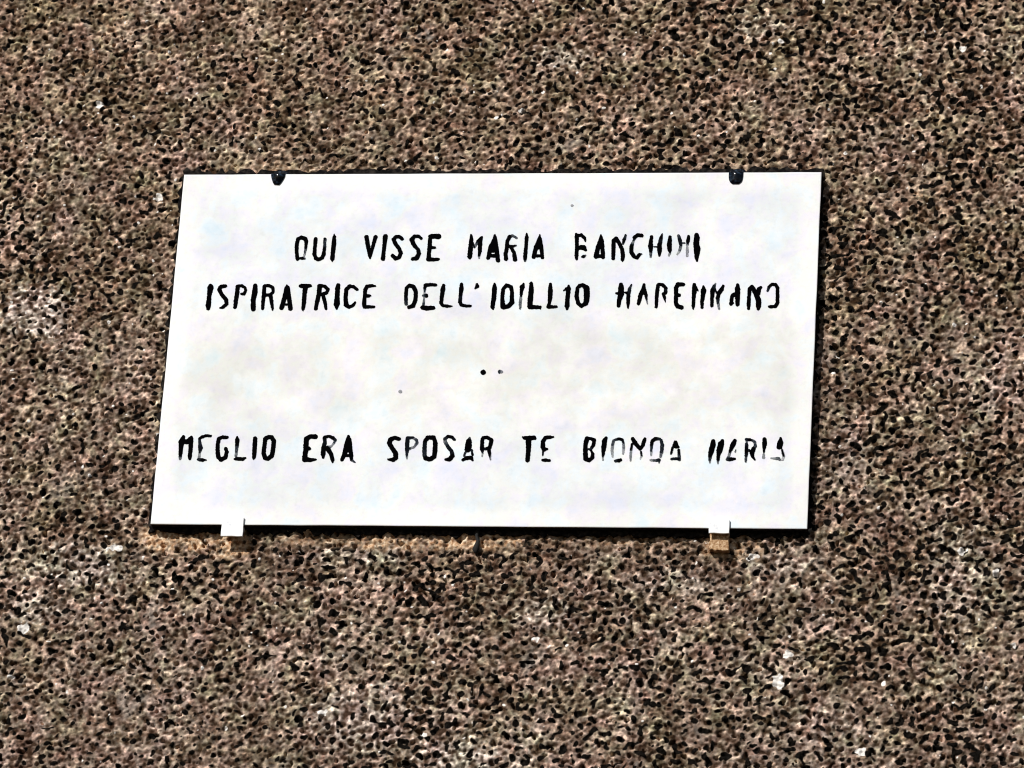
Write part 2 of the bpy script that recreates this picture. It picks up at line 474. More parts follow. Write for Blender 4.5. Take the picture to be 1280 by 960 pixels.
LETTERS = [
('Q',[[(-246.0,118.1,4.7,1),(-248.1,129.3,5.0,1),(-248.5,138.8,5.0,1),(-247.5,145.6,5.0,1),(-243.3,147.6,5.3,1),(-238.4,145.9,5.5,1),(-236.9,142.6,5.0,1),(-236.7,133.3,3.6,0.83),(-237.4,126.5,2.6,0.55),(-238.0,121.1,2.3,0.46)],[(-243.9,119.5,2.6,0.74),(-240.1,119.3,4.2,1),(-237.2,119.0,2.8,0.74)]]),
('U',[[(-225.2,145.6,5.0,1),(-225.3,136.0,4.7,1),(-225.3,125.1,5.0,1),(-222.7,119.0,5.0,1),(-219.5,117.7,5.0,1),(-215.2,119.7,5.0,1),(-213.5,125.1,5.0,1),(-213.1,133.3,3.9,0.87),(-213.4,145.5,4.2,0.55)]]),
('I',[[(-202.2,151.8,1.5,1),(-201.9,148.2,4.7,1),(-201.8,138.7,6.1,1),(-202.1,126.5,5.3,1),(-202.3,118.6,5.5,1),(-202.0,115.3,2.0,1)]]),
('V',[[(-161.4,148.2,5.5,1),(-158.6,135.9,5.5,1),(-155.1,122.3,4.7,1),(-154.8,118.9,2.0,1)],[(-150.0,148.1,5.3,1),(-152.3,135.9,4.7,1),(-154.7,122.3,3.9,1)]]),
('I',[[(-137.8,148.9,6.4,1),(-138.0,138.6,5.3,1),(-138.4,126.4,5.0,1),(-138.5,118.5,5.8,1)]]),
('S',[[(-116.5,145.4,4.7,1),(-119.9,148.5,4.5,1),(-124.3,148.5,5.0,1),(-127.2,144.7,5.3,1),(-124.2,138.6,5.3,1),(-119.4,132.5,5.0,1),(-116.7,126.4,5.3,1),(-118.5,120.3,5.0,1),(-122.8,118.9,5.3,1),(-126.8,122.6,5.0,1)]]),
('S',[[(-92.6,146.0,3.9,1),(-96.1,149.1,4.2,1),(-101.1,148.9,5.0,1),(-104.5,144.4,6.1,1),(-100.9,137.2,5.5,1),(-95.5,131.1,4.7,1),(-93.8,125.6,5.3,1),(-96.5,119.3,6.1,1),(-101.2,118.2,4.7,1)]]),
('E',[[(-71.0,148.7,7.2,1),(-79.2,149.1,6.1,1),(-81.4,148.7,5.0,1),(-81.3,138.5,5.3,1),(-81.4,126.3,5.3,1),(-81.4,118.2,5.5,1)],[(-81.0,133.8,5.0,1),(-75.0,133.5,3.6,1),(-73.3,133.1,1.5,1)],[(-81.4,117.9,6.1,1),(-74.5,117.4,5.0,1),(-69.2,117.9,3.9,1)]]),
('M',[[(-30.2,150.6,2.8,1),(-29.6,145.2,5.0,1),(-29.9,133.0,6.1,1),(-30.2,121.5,6.1,1),(-30.0,118.8,3.4,1)],[(-27.9,140.4,2.8,0.65),(-25.0,133.7,2.6,0.55),(-21.2,142.5,3.9,1),(-17.1,147.6,3.4,1),(-18.4,138.4,5.5,1),(-18.1,128.9,5.0,1),(-18.6,122.2,3.1,0.65),(-18.4,119.2,2.0,0.46)]]),
('A',[[(-0.8,150.3,2.6,1),(-0.7,143.8,6.1,1),(-5.0,133.0,6.1,1),(-7.0,119.4,5.0,1)],[(-0.3,147.9,4.2,1),(2.1,133.0,6.1,1),(5.4,116.1,5.3,1)],[(-1.6,138.4,7.7,1),(-2.4,130.9,8.8,1)],[(-5.0,122.8,5.0,1),(1.9,122.1,5.0,1)]]),
('R',[[(26.6,146.4,3.1,0.74),(22.0,149.6,3.1,0.83),(17.8,148.2,5.0,1),(15.6,142.4,4.7,1),(15.3,132.9,5.0,1),(14.2,124.8,5.0,1),(15.3,118.1,5.5,1)],[(26.6,136.3,2.3,0.55),(21.7,134.9,4.2,0.91),(17.3,135.0,4.2,1)],[(19.9,134.3,4.2,1),(24.7,126.8,4.5,1),(26.5,117.4,5.8,1)]]),
('I',[[(38.9,152.7,1.7,1),(39.2,147.8,4.7,1),(39.1,135.6,4.7,1),(38.9,124.8,5.3,1),(38.9,118.0,4.7,0.83),(39.1,115.3,3.1,0.46)]]),
('A',[[(55.4,150.5,2.0,1),(55.3,145.0,5.3,1),(51.6,134.2,5.5,1),(49.7,121.0,5.5,1)],[(55.7,145.0,5.0,1),(58.1,134.2,5.3,1),(60.3,119.9,4.5,1)],[(54.1,137.6,6.1,1)],[(50.5,122.3,4.2,1),(59.8,122.3,4.2,1)],[(53.5,133.5,5.0,1),(57.9,133.5,5.0,1)]]),
('B',[[(100.6,151.4,3.4,1),(101.5,147.7,5.0,1),(102.2,135.5,4.7,1),(102.6,122.7,5.0,1),(102.8,118.0,3.4,1)],[(101.9,149.4,4.7,1),(106.6,150.1,4.7,1),(111.1,146.7,4.5,1),(112.7,141.6,2.0,0.55)],[(106.3,133.5,6.1,1),(110.6,133.5,6.9,1),(113.6,129.8,3.6,1)],[(109.7,120.9,2.8,0.65),(111.3,121.3,4.5,0.83),(113.4,122.7,2.6,0.46)]]),
('A',[[(131.2,150.6,2.0,1),(131.8,143.5,6.4,1),(128.6,134.1,5.8,1),(126.8,121.3,6.1,1)],[(132.2,142.2,6.4,1),(134.3,131.4,5.3,1),(135.6,120.3,5.3,1)],[(130.4,134.8,6.4,1)],[(128.0,121.7,5.5,1),(134.2,121.7,5.0,1)]]),
('N',[[(148.2,118.6,4.7,1),(147.9,131.4,5.0,1),(147.3,142.2,5.3,1),(150.3,145.5,5.5,1),(154.3,139.5,5.0,1),(158.4,131.4,5.0,1),(159.9,123.3,5.3,1),(159.8,117.2,4.7,1),(159.9,114.9,2.0,1)],[(159.3,138.1,2.3,0.55),(160.3,143.5,4.5,0.91),(162.0,150.0,2.8,0.83)]]),
('C',[[(181.6,149.5,5.3,1),(176.6,150.2,4.7,1),(173.1,146.8,5.0,0.91),(172.1,142.8,2.8,0.46),(170.0,135.4,5.0,1),(170.0,127.3,5.3,1),(173.8,121.2,5.0,1),(177.6,119.5,4.7,1),(179.9,123.3,4.7,1),(182.9,124.6,2.3,0.55)]]),
('H',[[(194.1,147.9,4.2,1),(193.7,142.8,4.5,1),(193.5,134.7,6.4,1),(194.1,127.9,4.2,0.83),(194.4,120.5,2.6,0.36)],[(197.8,134.3,1.7,0.55),(201.5,134.0,2.0,0.65)],[(207.2,151.8,1.7,0.55),(205.9,146.1,4.7,0.91),(204.5,136.7,5.8,1),(204.9,128.6,5.8,1),(205.0,122.1,2.6,1)]]),
('I',[[(216.9,147.8,3.9,1),(216.9,143.4,5.3,1),(216.5,136.7,6.4,1),(217.4,129.9,5.3,1),(218.0,126.2,2.6,0.55),(216.5,122.5,2.6,0.25)]]),
('N',[[(227.3,149.2,3.6,0.83),(229.2,143.4,5.0,0.96),(230.8,136.0,3.9,0.74),(229.5,129.2,3.4,0.46),(227.0,123.9,2.0,0.31)],[(230.6,139.3,2.3,0.55),(235.2,139.3,2.3,0.55)],[(239.7,148.5,3.6,1),(239.4,142.7,4.7,1),(238.5,135.3,2.6,0.46),(239.2,128.6,3.6,0.55),(239.1,122.1,2.8,0.41)]]),
('I',[[(249.5,150.6,5.3,1),(250.1,146.0,7.2,1),(249.7,137.9,7.2,1),(251.0,131.2,8.5,1),(251.1,124.5,6.6,1),(250.9,119.1,5.0,1),(251.7,115.1,2.6,1)]]),
('I',[[(-352.9,82.5,5.0,1),(-352.7,79.8,8.0,1),(-353.3,68.2,5.5,1),(-353.3,55.4,6.9,1),(-353.1,51.3,5.0,1)]]),
('S',[[(-333.9,81.8,4.5,1),(-339.5,80.8,5.3,1),(-341.4,77.0,5.5,1),(-337.3,69.6,5.0,1),(-331.7,63.5,5.3,1),(-330.5,57.4,5.0,1),(-334.6,53.0,4.5,1),(-338.3,52.0,2.0,1)]]),
('P',[[(-318.6,80.4,5.3,1),(-318.4,71.0,5.8,1),(-319.0,62.8,5.5,1),(-319.5,53.1,4.7,1)],[(-318.7,81.5,4.5,1),(-313.7,82.2,4.2,1),(-309.1,79.5,3.6,1),(-307.7,75.7,3.6,1),(-309.6,71.0,4.2,1),(-313.1,71.0,3.1,1)]]),
('I',[[(-296.4,82.5,5.5,1),(-296.2,73.7,7.2,1),(-297.3,62.8,6.4,1),(-296.3,50.7,6.4,1)]]),
('R',[[(-284.9,80.4,4.7,1),(-284.4,71.0,5.3,1),(-284.7,62.8,4.7,1),(-284.6,51.0,3.9,1)],[(-284.6,81.8,4.5,1),(-279.0,82.3,4.2,1),(-274.0,79.6,4.2,1),(-273.0,73.7,3.9,1),(-276.7,69.6,4.5,1),(-281.8,69.6,4.5,1)],[(-276.0,68.9,5.0,1),(-274.1,60.1,4.7,1),(-272.1,51.4,3.4,1),(-271.7,48.7,1.7,1)]]),
('A',[[(-256.4,82.6,2.6,1),(-256.1,79.1,6.4,1),(-258.1,65.6,6.1,1),(-260.8,52.1,5.8,1)],[(-255.5,79.1,6.1,1),(-252.5,65.6,5.8,1),(-249.5,51.3,5.8,1)],[(-256.8,72.3,4.7,1),(-255.8,68.3,3.4,1)],[(-256.2,56.8,3.1,0.83),(-253.0,56.8,3.1,0.83)]]),
('T',[[(-239.9,81.8,3.9,1),(-238.1,81.8,5.8,1),(-233.0,81.5,6.4,1),(-227.4,82.2,4.5,1),(-225.7,81.5,2.0,1)],[(-232.9,80.4,6.6,1),(-233.4,71.0,5.8,1),(-233.2,60.2,5.3,1),(-233.7,51.0,4.7,1),(-233.5,48.6,2.0,1)]]),
('R',[[(-215.4,81.8,5.8,1),(-215.2,71.0,6.1,1),(-216.9,60.2,5.3,1),(-217.8,51.0,4.7,1)],[(-214.8,82.2,4.5,1),(-209.1,81.5,4.5,1),(-204.4,77.0,4.5,1),(-205.9,72.3,4.2,1),(-210.8,70.6,5.0,1),(-214.0,71.0,4.2,1)],[(-210.1,69.6,5.0,1),(-206.7,58.8,4.7,1),(-204.9,51.0,3.6,1)]]),
('I',[[(-192.0,82.8,5.3,1),(-192.5,77.7,6.4,1),(-192.2,68.3,6.1,1),(-191.9,57.5,8.0,1),(-191.7,51.0,2.8,1)]]),
('C',[[(-168.0,77.0,3.9,1),(-172.7,80.8,4.5,1),(-177.7,81.5,5.0,1),(-181.5,77.0,5.3,1),(-181.6,65.6,5.3,1),(-180.0,56.4,6.4,1),(-176.2,53.2,4.5,1),(-171.4,55.5,4.2,1),(-169.2,59.2,3.4,1)]]),
('E',[[(-145.2,81.7,2.0,1),(-149.6,82.1,4.2,1),(-155.6,81.5,5.0,1),(-157.7,76.4,5.0,1),(-157.6,68.3,4.7,1),(-157.8,57.5,5.5,1),(-156.9,54.0,5.3,1)],[(-157.3,68.3,5.0,1),(-152.4,68.5,4.5,1),(-150.5,68.8,2.0,1)],[(-156.9,53.7,5.0,1),(-150.0,53.7,4.5,1),(-145.0,53.5,3.4,1)]]),
('D',[[(-105.1,57.5,4.2,0.91),(-106.3,68.3,5.0,1),(-106.2,79.0,4.5,1),(-102.7,82.4,5.3,1),(-97.6,80.8,5.5,1),(-94.2,73.7,5.3,1),(-93.9,62.9,5.3,1),(-96.4,55.1,5.8,1),(-101.3,53.2,5.0,1)]]),
('E',[[(-70.3,83.1,4.5,1),(-77.2,83.7,4.5,1),(-82.7,82.5,5.5,1),(-83.4,79.0,3.9,0.83),(-83.4,73.7,2.3,0.46),(-83.4,64.2,2.3,0.65),(-83.5,57.5,3.4,0.83)],[(-84.7,68.7,3.1,0.74),(-81.2,68.7,5.8,1)],[(-84.4,52.8,5.8,1),(-78.8,51.8,6.4,1),(-71.0,52.4,5.3,1)]]),
('L',[[(-60.1,82.8,4.2,1),(-60.6,77.7,6.1,1),(-61.3,69.6,5.3,1),(-61.6,58.9,4.7,1),(-59.7,55.5,3.9,1),(-54.0,54.6,4.5,1),(-48.1,54.6,2.0,1)]]),
('L',[[(-38.0,84.1,4.2,1),(-37.8,77.7,5.8,1),(-38.3,69.6,4.5,0.91),(-38.3,60.2,5.0,1),(-36.5,56.2,4.2,1),(-30.4,54.9,3.9,1),(-25.1,54.9,3.4,1)]]),
("'",[[(-18.7,83.9,3.6,1),(-18.1,81.4,5.3,1),(-20.5,78.4,2.3,0.55)]]),
('I',[[(3.2,84.5,3.1,1),(3.4,79.0,6.1,1),(3.4,65.6,5.8,1),(2.5,53.8,5.5,1),(3.3,50.9,2.8,1)]]),
('D',[[(15.3,54.1,6.4,1),(13.8,65.6,5.0,1),(14.3,77.7,4.7,1),(18.1,82.6,5.0,1),(23.6,80.6,5.3,1),(25.5,73.6,4.5,1),(25.7,65.6,5.5,1),(26.3,59.6,6.1,1),(22.3,54.6,5.8,1),(15.8,53.1,5.8,1)]]),
('I',[[(39.1,84.4,2.8,1),(37.7,80.4,6.4,1),(37.1,75.0,4.5,1),(37.0,68.3,3.4,0.55),(36.5,58.9,3.6,0.74),(36.8,51.4,2.6,0.46)]]),
('L',[[(48.6,85.1,4.7,1),(49.1,76.3,6.4,1),(48.7,62.9,6.9,1),(48.6,53.8,6.4,1),(56.5,53.2,5.3,1),(61.1,53.3,4.5,1),(62.2,50.9,1.7,1)]]),
('L',[[(72.3,84.4,3.6,1),(72.8,76.3,6.1,1),(73.0,65.6,5.8,1),(72.6,58.9,4.2,1),(71.3,53.6,4.5,1),(76.2,53.8,4.5,1),(81.5,53.8,3.6,1)]]),
('I',[[(95.3,82.0,2.8,1),(95.2,77.7,6.1,1),(94.6,66.9,5.3,1),(94.7,54.9,6.1,1),(94.9,50.5,2.8,1)],[(89.5,75.7,2.0,1),(92.7,78.3,3.6,1)]]),
('O',[[(106.3,79.0,4.5,1),(105.6,68.3,5.5,1),(108.0,58.9,5.0,1),(112.6,54.7,4.7,1),(117.9,58.9,6.4,1),(118.4,68.3,7.7,1),(117.4,79.0,7.5,1),(112.9,82.8,5.0,1),(109.2,82.4,5.0,1),(106.3,79.0,4.5,1)]]),
('M',[[(159.7,83.9,4.7,1),(160.0,79.0,7.2,1),(160.4,71.0,7.5,1),(158.6,62.9,5.8,1),(158.1,55.2,4.7,1)],[(153.8,71.9,2.0,1),(157.3,71.6,4.5,1)],[(164.6,73.0,2.0,0.65),(167.7,72.3,3.9,0.91)],[(172.7,83.4,2.0,0.55),(170.5,77.7,4.2,0.91),(169.4,68.3,5.0,1),(169.7,57.6,4.5,1),(170.0,52.0,2.0,1)]]),
('A',[[(188.0,83.9,3.4,1),(187.8,77.6,5.8,1),(184.5,69.6,5.5,1),(182.6,57.9,4.5,1)],[(189.0,76.3,5.0,1),(191.2,69.6,4.5,1),(192.2,63.0,2.3,0.65),(193.6,57.9,1.7,0.31)]]),
('R',[[(205.3,82.6,4.5,1),(204.6,72.3,5.0,1),(204.5,63.0,4.5,1),(204.6,53.9,3.9,0.91)],[(205.9,84.1,3.9,1),(210.8,83.4,4.5,1),(215.1,79.0,4.5,0.91),(214.8,72.3,4.5,1),(212.7,71.0,4.7,1),(214.2,65.6,3.4,1),(215.3,60.6,1.7,0.55)]]),
('E',[[(236.0,83.7,5.3,1),(229.9,83.8,5.8,1),(227.6,79.0,5.3,1),(228.0,71.0,5.3,1),(230.6,69.4,5.3,1),(232.3,69.4,4.2,1)],[(228.1,69.0,5.0,1),(228.4,59.0,5.3,1),(230.7,54.6,5.8,1),(235.3,53.2,5.8,1)]]),
('M',[[(249.8,83.6,4.2,1),(250.5,79.0,6.6,1),(249.8,65.6,4.5,1),(250.0,55.0,4.5,1),(250.2,51.0,2.0,1)],[(250.9,80.3,4.7,1),(253.6,76.3,3.6,1)],[(254.8,75.2,1.7,0.55)],[(261.3,80.6,3.4,1),(261.6,75.6,6.9,1),(261.2,69.6,5.5,1),(260.4,60.3,4.5,1),(260.8,52.9,3.6,1)]]),
('M',[[(275.9,84.7,2.0,0.65),(274.2,81.6,4.2,0.91),(272.6,75.6,5.8,1),(272.4,65.6,4.7,1),(272.7,55.3,4.2,1)],[(285.5,81.9,3.1,1),(283.9,77.6,5.3,1),(280.7,72.3,5.5,1),(279.2,65.6,4.7,0.91),(280.1,59.0,3.6,0.65),(281.6,51.3,2.8,0.36)],[(275.1,79.0,2.6,0.83),(277.6,72.3,2.3,0.55)]]),
('A',[[(303.2,83.0,4.2,1),(303.1,77.6,6.9,1),(303.5,68.3,6.4,1),(304.0,56.9,5.0,1)],[(296.8,68.3,4.5,1),(296.0,57.7,4.7,1),(298.2,59.0,2.8,1)],[(298.2,69.6,5.5,1),(302.8,71.0,6.4,1)]]),
('N',[[(317.7,51.3,3.6,1),(317.5,56.3,5.0,1),(317.6,68.3,4.5,1),(317.8,77.6,5.0,1),(320.7,80.3,5.8,1),(324.7,73.6,5.8,1),(329.4,63.0,6.9,1),(329.7,55.0,6.6,1),(329.5,50.8,3.6,1)],[(331.7,80.0,3.4,1),(329.4,77.4,5.8,1),(328.2,71.0,5.8,1)]]),
('O',[[(339.9,75.0,2.8,0.83),(341.5,80.7,3.9,1),(345.6,84.0,4.2,1),(349.3,83.4,4.5,1),(351.9,79.0,4.5,1),(352.4,68.3,4.5,1),(352.7,59.0,4.7,1),(350.5,54.6,4.7,1),(344.4,54.0,4.5,1),(342.6,54.4,3.1,1)]]),
('M',[[(-370.9,-149.1,3.4,0.74),(-370.9,-144.2,4.7,1),(-371.0,-133.6,5.8,1),(-371.0,-127.0,7.5,1),(-369.1,-120.4,4.7,1)],[(-369.2,-126.0,6.4,1),(-364.1,-126.7,6.4,1),(-359.0,-120.6,3.9,1),(-359.1,-127.0,5.8,1),(-358.8,-137.5,5.3,1),(-359.0,-145.4,5.3,1),(-358.6,-149.1,3.9,1)]]),
('E',[[(-335.5,-118.9,3.4,0.96),(-341.1,-118.6,3.9,1),(-345.9,-120.3,4.2,1),(-348.9,-122.7,3.4,0.91),(-348.0,-128.2,3.9,0.87),(-346.6,-134.8,6.1,0.96),(-347.2,-141.4,2.6,0.46),(-347.3,-147.7,3.4,0.65)],[(-347.7,-150.0,3.9,0.91),(-342.7,-150.6,4.7,1),(-338.3,-150.6,2.0,0.55)]]),
('G',[[(-315.0,-120.8,4.5,1),(-321.0,-120.4,4.7,1),(-324.9,-122.6,4.7,1),(-325.6,-129.4,5.0,1),(-324.7,-140.0,5.3,1),(-323.3,-146.6,5.5,1),(-319.7,-150.2,5.3,1),(-314.6,-147.2,5.3,1),(-313.3,-139.9,4.7,1),(-314.9,-135.6,4.7,1)]]),
('L',[[(-302.1,-119.8,2.3,1),(-301.7,-124.1,5.8,1),(-301.4,-130.6,4.7,0.83),(-301.5,-139.9,3.6,0.55),(-301.4,-145.1,3.6,0.74)],[(-302.7,-149.1,2.8,1),(-299.9,-148.8,5.0,1),(-293.0,-149.3,4.7,1),(-289.8,-147.7,2.8,1)]]),
('I',[[(-279.5,-121.8,5.3,1),(-279.3,-130.5,5.8,1),(-279.1,-141.1,5.5,1),(-278.9,-146.6,5.0,1),(-279.4,-148.7,2.8,0.65)]]),
('O',[[(-263.1,-119.9,5.5,1),(-267.0,-122.2,5.5,1),(-267.2,-130.5,5.5,1),(-267.6,-141.0,5.5,1),(-265.2,-147.3,5.8,1),(-261.4,-148.6,5.3,1),(-257.0,-144.9,5.8,1),(-256.0,-134.4,5.5,1),(-256.1,-125.1,5.8,1),(-259.0,-120.2,5.5,1),(-263.1,-119.9,5.5,1)]]),
('E',[[(-205.0,-119.2,6.4,1),(-211.0,-118.9,5.8,1),(-215.9,-121.9,6.4,1),(-215.7,-130.2,6.6,1),(-215.4,-134.1,6.9,1),(-211.9,-134.8,5.3,1),(-209.6,-135.2,2.0,1)],[(-215.4,-134.8,6.6,1),(-215.9,-143.3,6.1,1),(-215.8,-149.0,7.2,1),(-209.2,-149.9,5.5,1),(-201.6,-149.2,2.3,1)]]),
('R',[[(-193.5,-120.5,4.7,1),(-192.5,-126.1,4.7,0.96),(-193.7,-134.0,5.8,1),(-193.7,-141.9,6.1,1),(-193.1,-146.9,3.1,1)],[(-193.0,-119.8,4.2,1),(-188.1,-118.5,3.6,1),(-183.0,-120.8,5.0,0.96),(-179.9,-123.5,3.4,0.83),(-181.2,-127.4,2.6,0.55),(-184.6,-132.0,2.3,0.51),(-189.4,-133.4,4.7,0.91)],[(-188.1,-135.3,6.4,1),(-183.8,-141.9,5.3,1),(-181.4,-149.5,5.0,1),(-181.2,-152.6,2.6,1)]]),
('A',[[(-164.0,-118.4,3.6,1),(-163.8,-123.4,6.9,1),(-164.8,-131.9,8.3,1),(-167.2,-141.8,5.8,1),(-169.7,-149.4,4.5,1)],[(-163.0,-123.4,6.4,1),(-161.0,-133.9,5.8,1),(-159.0,-143.0,5.3,1),(-157.9,-149.3,3.9,0.83),(-153.6,-152.6,2.0,0.36)],[(-165.8,-143.7,3.9,1),(-159.6,-143.7,3.9,1)]]),
('S',[[(-101.3,-121.8,5.0,1),(-106.4,-120.1,5.3,1),(-111.6,-122.1,5.8,1),(-113.0,-127.1,6.1,1),(-109.1,-133.6,5.8,1),(-104.3,-140.1,6.4,1),(-103.5,-146.4,6.1,1),(-106.8,-149.0,5.8,1),(-112.7,-148.7,2.8,1)]]),
('P',[[(-90.9,-121.0,5.0,0.96),(-90.8,-128.3,5.3,0.96),(-90.5,-136.1,5.0,0.91),(-90.2,-144.0,2.8,0.65),(-89.9,-147.6,1.5,0.36)],[(-90.4,-120.1,4.2,0.96),(-84.2,-120.0,3.4,0.65),(-79.7,-123.0,3.6,0.83),(-78.8,-126.9,3.6,0.74),(-82.1,-132.2,2.8,0.55),(-88.1,-134.8,3.1,0.65)]]),
('O',[[(-59.0,-119.5,5.3,1),(-66.1,-119.9,5.8,1),(-69.1,-124.2,5.0,0.96),(-69.1,-133.4,5.5,0.91),(-68.5,-142.6,5.3,0.91),(-67.0,-146.9,5.5,1),(-61.3,-148.1,6.1,1),(-56.6,-144.8,5.8,1),(-56.0,-135.9,6.1,1),(-56.4,-125.5,5.5,1),(-59.0,-119.5,5.3,1)]]),
('S',[[(-33.2,-122.1,3.9,0.96),(-36.3,-119.1,4.2,1),(-41.2,-118.1,4.2,0.91),(-45.0,-121.5,4.2,0.74),(-43.8,-126.1,4.5,0.74),(-40.3,-131.9,4.7,0.96),(-35.7,-137.1,4.7,0.91),(-34.0,-143.7,5.5,1),(-37.4,-148.0,5.8,1),(-42.3,-148.3,3.4,1)]]),
('A',[[(-14.4,-119.2,2.0,0.83),(-15.1,-124.0,6.9,1),(-15.3,-129.8,8.3,1),(-15.8,-134.7,8.3,0.91)],[(-18.4,-138.4,2.8,0.55),(-19.9,-143.6,2.8,0.55)],[(-20.8,-148.8,3.9,1),(-17.3,-146.5,5.0,1),(-11.2,-145.8,5.5,1),(-9.1,-148.8,3.1,1)],[(-10.9,-135.7,2.8,0.91),(-9.6,-142.2,3.1,0.91)]]),
('R',[[(1.3,-121.3,4.7,1),(1.1,-127.8,5.0,1),(1.6,-134.3,5.5,0.96),(2.5,-139.6,2.3,0.46),(2.2,-144.1,1.7,0.2)],[(1.8,-119.6,3.9,1),(7.3,-119.1,4.5,1),(12.2,-122.5,5.0,1),(11.9,-127.7,5.0,1),(10.7,-133.0,4.7,1)],[(5.2,-134.3,3.9,0.91),(9.5,-133.0,4.7,1),(11.1,-139.5,4.2,1),(12.0,-144.7,2.6,0.65),(12.9,-148.4,1.7,0.36)]]),
('T',[[(50.4,-118.5,2.0,1),(52.7,-119.7,4.7,1),(58.2,-119.9,6.4,1),(64.3,-119.2,5.5,1),(65.6,-120.3,3.6,1)],[(57.8,-122.3,7.2,1),(58.4,-132.7,6.1,1),(58.3,-141.9,5.8,1),(58.1,-148.6,5.8,1)]]),
('E',[[(87.8,-118.2,2.0,1),(83.8,-118.4,4.5,1),(78.0,-119.2,5.0,1),(75.4,-124.8,5.3,1),(75.8,-131.3,5.8,1),(77.4,-134.3,5.8,1),(80.8,-133.9,3.4,1)],[(76.4,-137.9,2.6,0.65),(76.4,-142.4,2.0,0.25)],[(76.7,-148.3,3.6,1),(80.7,-148.5,4.7,1),(84.8,-148.9,3.6,1)]]),
('B',[[(129.1,-120.0,5.8,1),(127.6,-127.2,5.5,1),(127.9,-137.6,5.8,1),(129.0,-146.4,6.1,1),(133.1,-148.4,5.0,1),(136.9,-145.1,5.0,1),(137.2,-140.1,3.9,1),(134.8,-135.6,2.8,0.91),(132.3,-133.7,2.8,0.91)],[(129.0,-119.6,4.2,1),(134.0,-120.2,4.2,1),(138.1,-122.2,4.7,1),(137.2,-128.4,4.5,1),(135.2,-132.3,3.9,0.91)]]),
('I',[[(152.2,-119.0,3.9,1),(150.6,-123.1,6.6,1),(150.1,-131.0,6.1,1),(149.8,-138.8,4.5,1),(149.6,-143.7,2.6,0.55),(149.8,-147.6,2.0,0.25)]]),
('O',[[(162.9,-121.8,2.6,0.83),(167.4,-120.3,3.9,1),(172.1,-121.2,3.4,0.96),(173.8,-125.6,2.8,0.65),(174.2,-132.1,3.6,0.46),(173.9,-139.7,2.3,0.36)],[(161.5,-122.7,3.4,0.65),(160.6,-128.3,3.6,0.55),(160.4,-136.1,3.6,0.51),(161.4,-143.6,2.3,0.25)],[(165.6,-149.1,3.9,0.91),(169.5,-148.4,5.0,1),(171.7,-147.5,3.9,1)]]),
('N',[[(184.7,-120.0,4.5,1),(187.1,-124.3,5.8,1),(191.0,-129.4,5.3,1),(194.2,-133.1,4.7,1),(197.1,-129.4,4.5,1),(199.1,-121.6,4.5,1),(199.6,-119.6,3.1,1)],[(195.7,-137.2,2.6,0.74),(196.5,-142.2,2.6,0.41),(195.2,-146.1,1.5,0.2)],[(184.2,-126.9,3.1,0.55),(183.4,-134.7,3.1,0.55),(183.2,-142.5,3.1,0.65),(183.5,-148.7,2.0,0.36)]]),
('D',[[(217.0,-120.2,3.6,0.91),(212.4,-119.8,4.7,1),(208.9,-122.5,4.5,1),(207.9,-128.1,3.9,0.87),(208.0,-135.9,3.1,0.55),(208.0,-141.4,2.3,0.25)],[(219.1,-121.5,3.6,0.91),(220.9,-128.0,4.7,0.91),(220.5,-137.1,4.2,0.74),(219.6,-143.3,3.1,0.55)],[(207.7,-147.6,2.8,0.55),(213.2,-148.2,3.1,0.83),(218.0,-147.5,4.2,0.96),(218.2,-151.1,1.7,0.36)]]),
('A',[[(236.9,-124.3,4.7,1),(237.1,-128.6,7.7,1),(240.0,-130.5,3.9,1)],[(233.6,-131.8,3.4,0.74),(232.1,-139.4,2.6,0.55)],[(241.3,-134.4,3.4,0.74),(242.0,-142.2,3.9,0.83),(242.8,-147.1,3.6,0.83)],[(233.3,-146.1,3.4,0.91),(239.1,-145.7,3.6,0.96),(241.9,-146.1,3.9,1)]]),
('M',[[(282.6,-122.7,5.3,1),(282.2,-127.7,6.9,1),(280.4,-136.8,6.6,1),(279.4,-142.0,4.7,0.91),(279.4,-147.2,3.4,0.74),(279.6,-150.5,2.0,0.36)],[(293.4,-122.2,4.2,1),(292.0,-126.3,7.5,1),(290.6,-134.1,7.7,1),(289.6,-140.6,4.7,1),(289.3,-147.1,3.6,0.74),(289.3,-151.8,1.7,0.36)]]),
('A',[[(308.5,-122.1,4.7,1),(306.8,-126.3,6.4,1),(304.9,-130.8,5.3,1),(303.1,-136.7,3.4,0.65),(302.4,-141.8,3.1,0.65),(300.8,-146.4,4.5,0.91),(305.0,-146.0,5.3,1),(309.5,-145.4,3.1,1)],[(310.2,-134.0,1.7,0.46),(309.6,-136.6,2.0,0.46)]]),
('R',[[(322.2,-120.3,3.4,0.91),(325.6,-120.6,4.2,1),(328.6,-121.0,3.1,0.83),(332.7,-123.5,3.4,0.74),(333.5,-128.7,3.6,0.83),(331.5,-132.6,5.3,1),(329.9,-137.8,5.8,1),(331.1,-143.0,3.9,1),(333.7,-146.6,2.6,0.36)],[(322.8,-126.2,4.2,0.65),(323.2,-136.5,4.7,0.96),(322.9,-141.7,3.6,0.83),(322.6,-148.9,2.8,0.46)],[(322.7,-123.6,2.6,0.65)],[(326.2,-134.6,3.6,0.91)]]),
('I',[[(344.2,-119.8,5.0,1),(344.5,-126.1,5.8,1),(344.2,-132.6,3.9,1),(344.1,-137.7,2.0,0.55),(344.0,-143.6,3.9,0.31)]]),
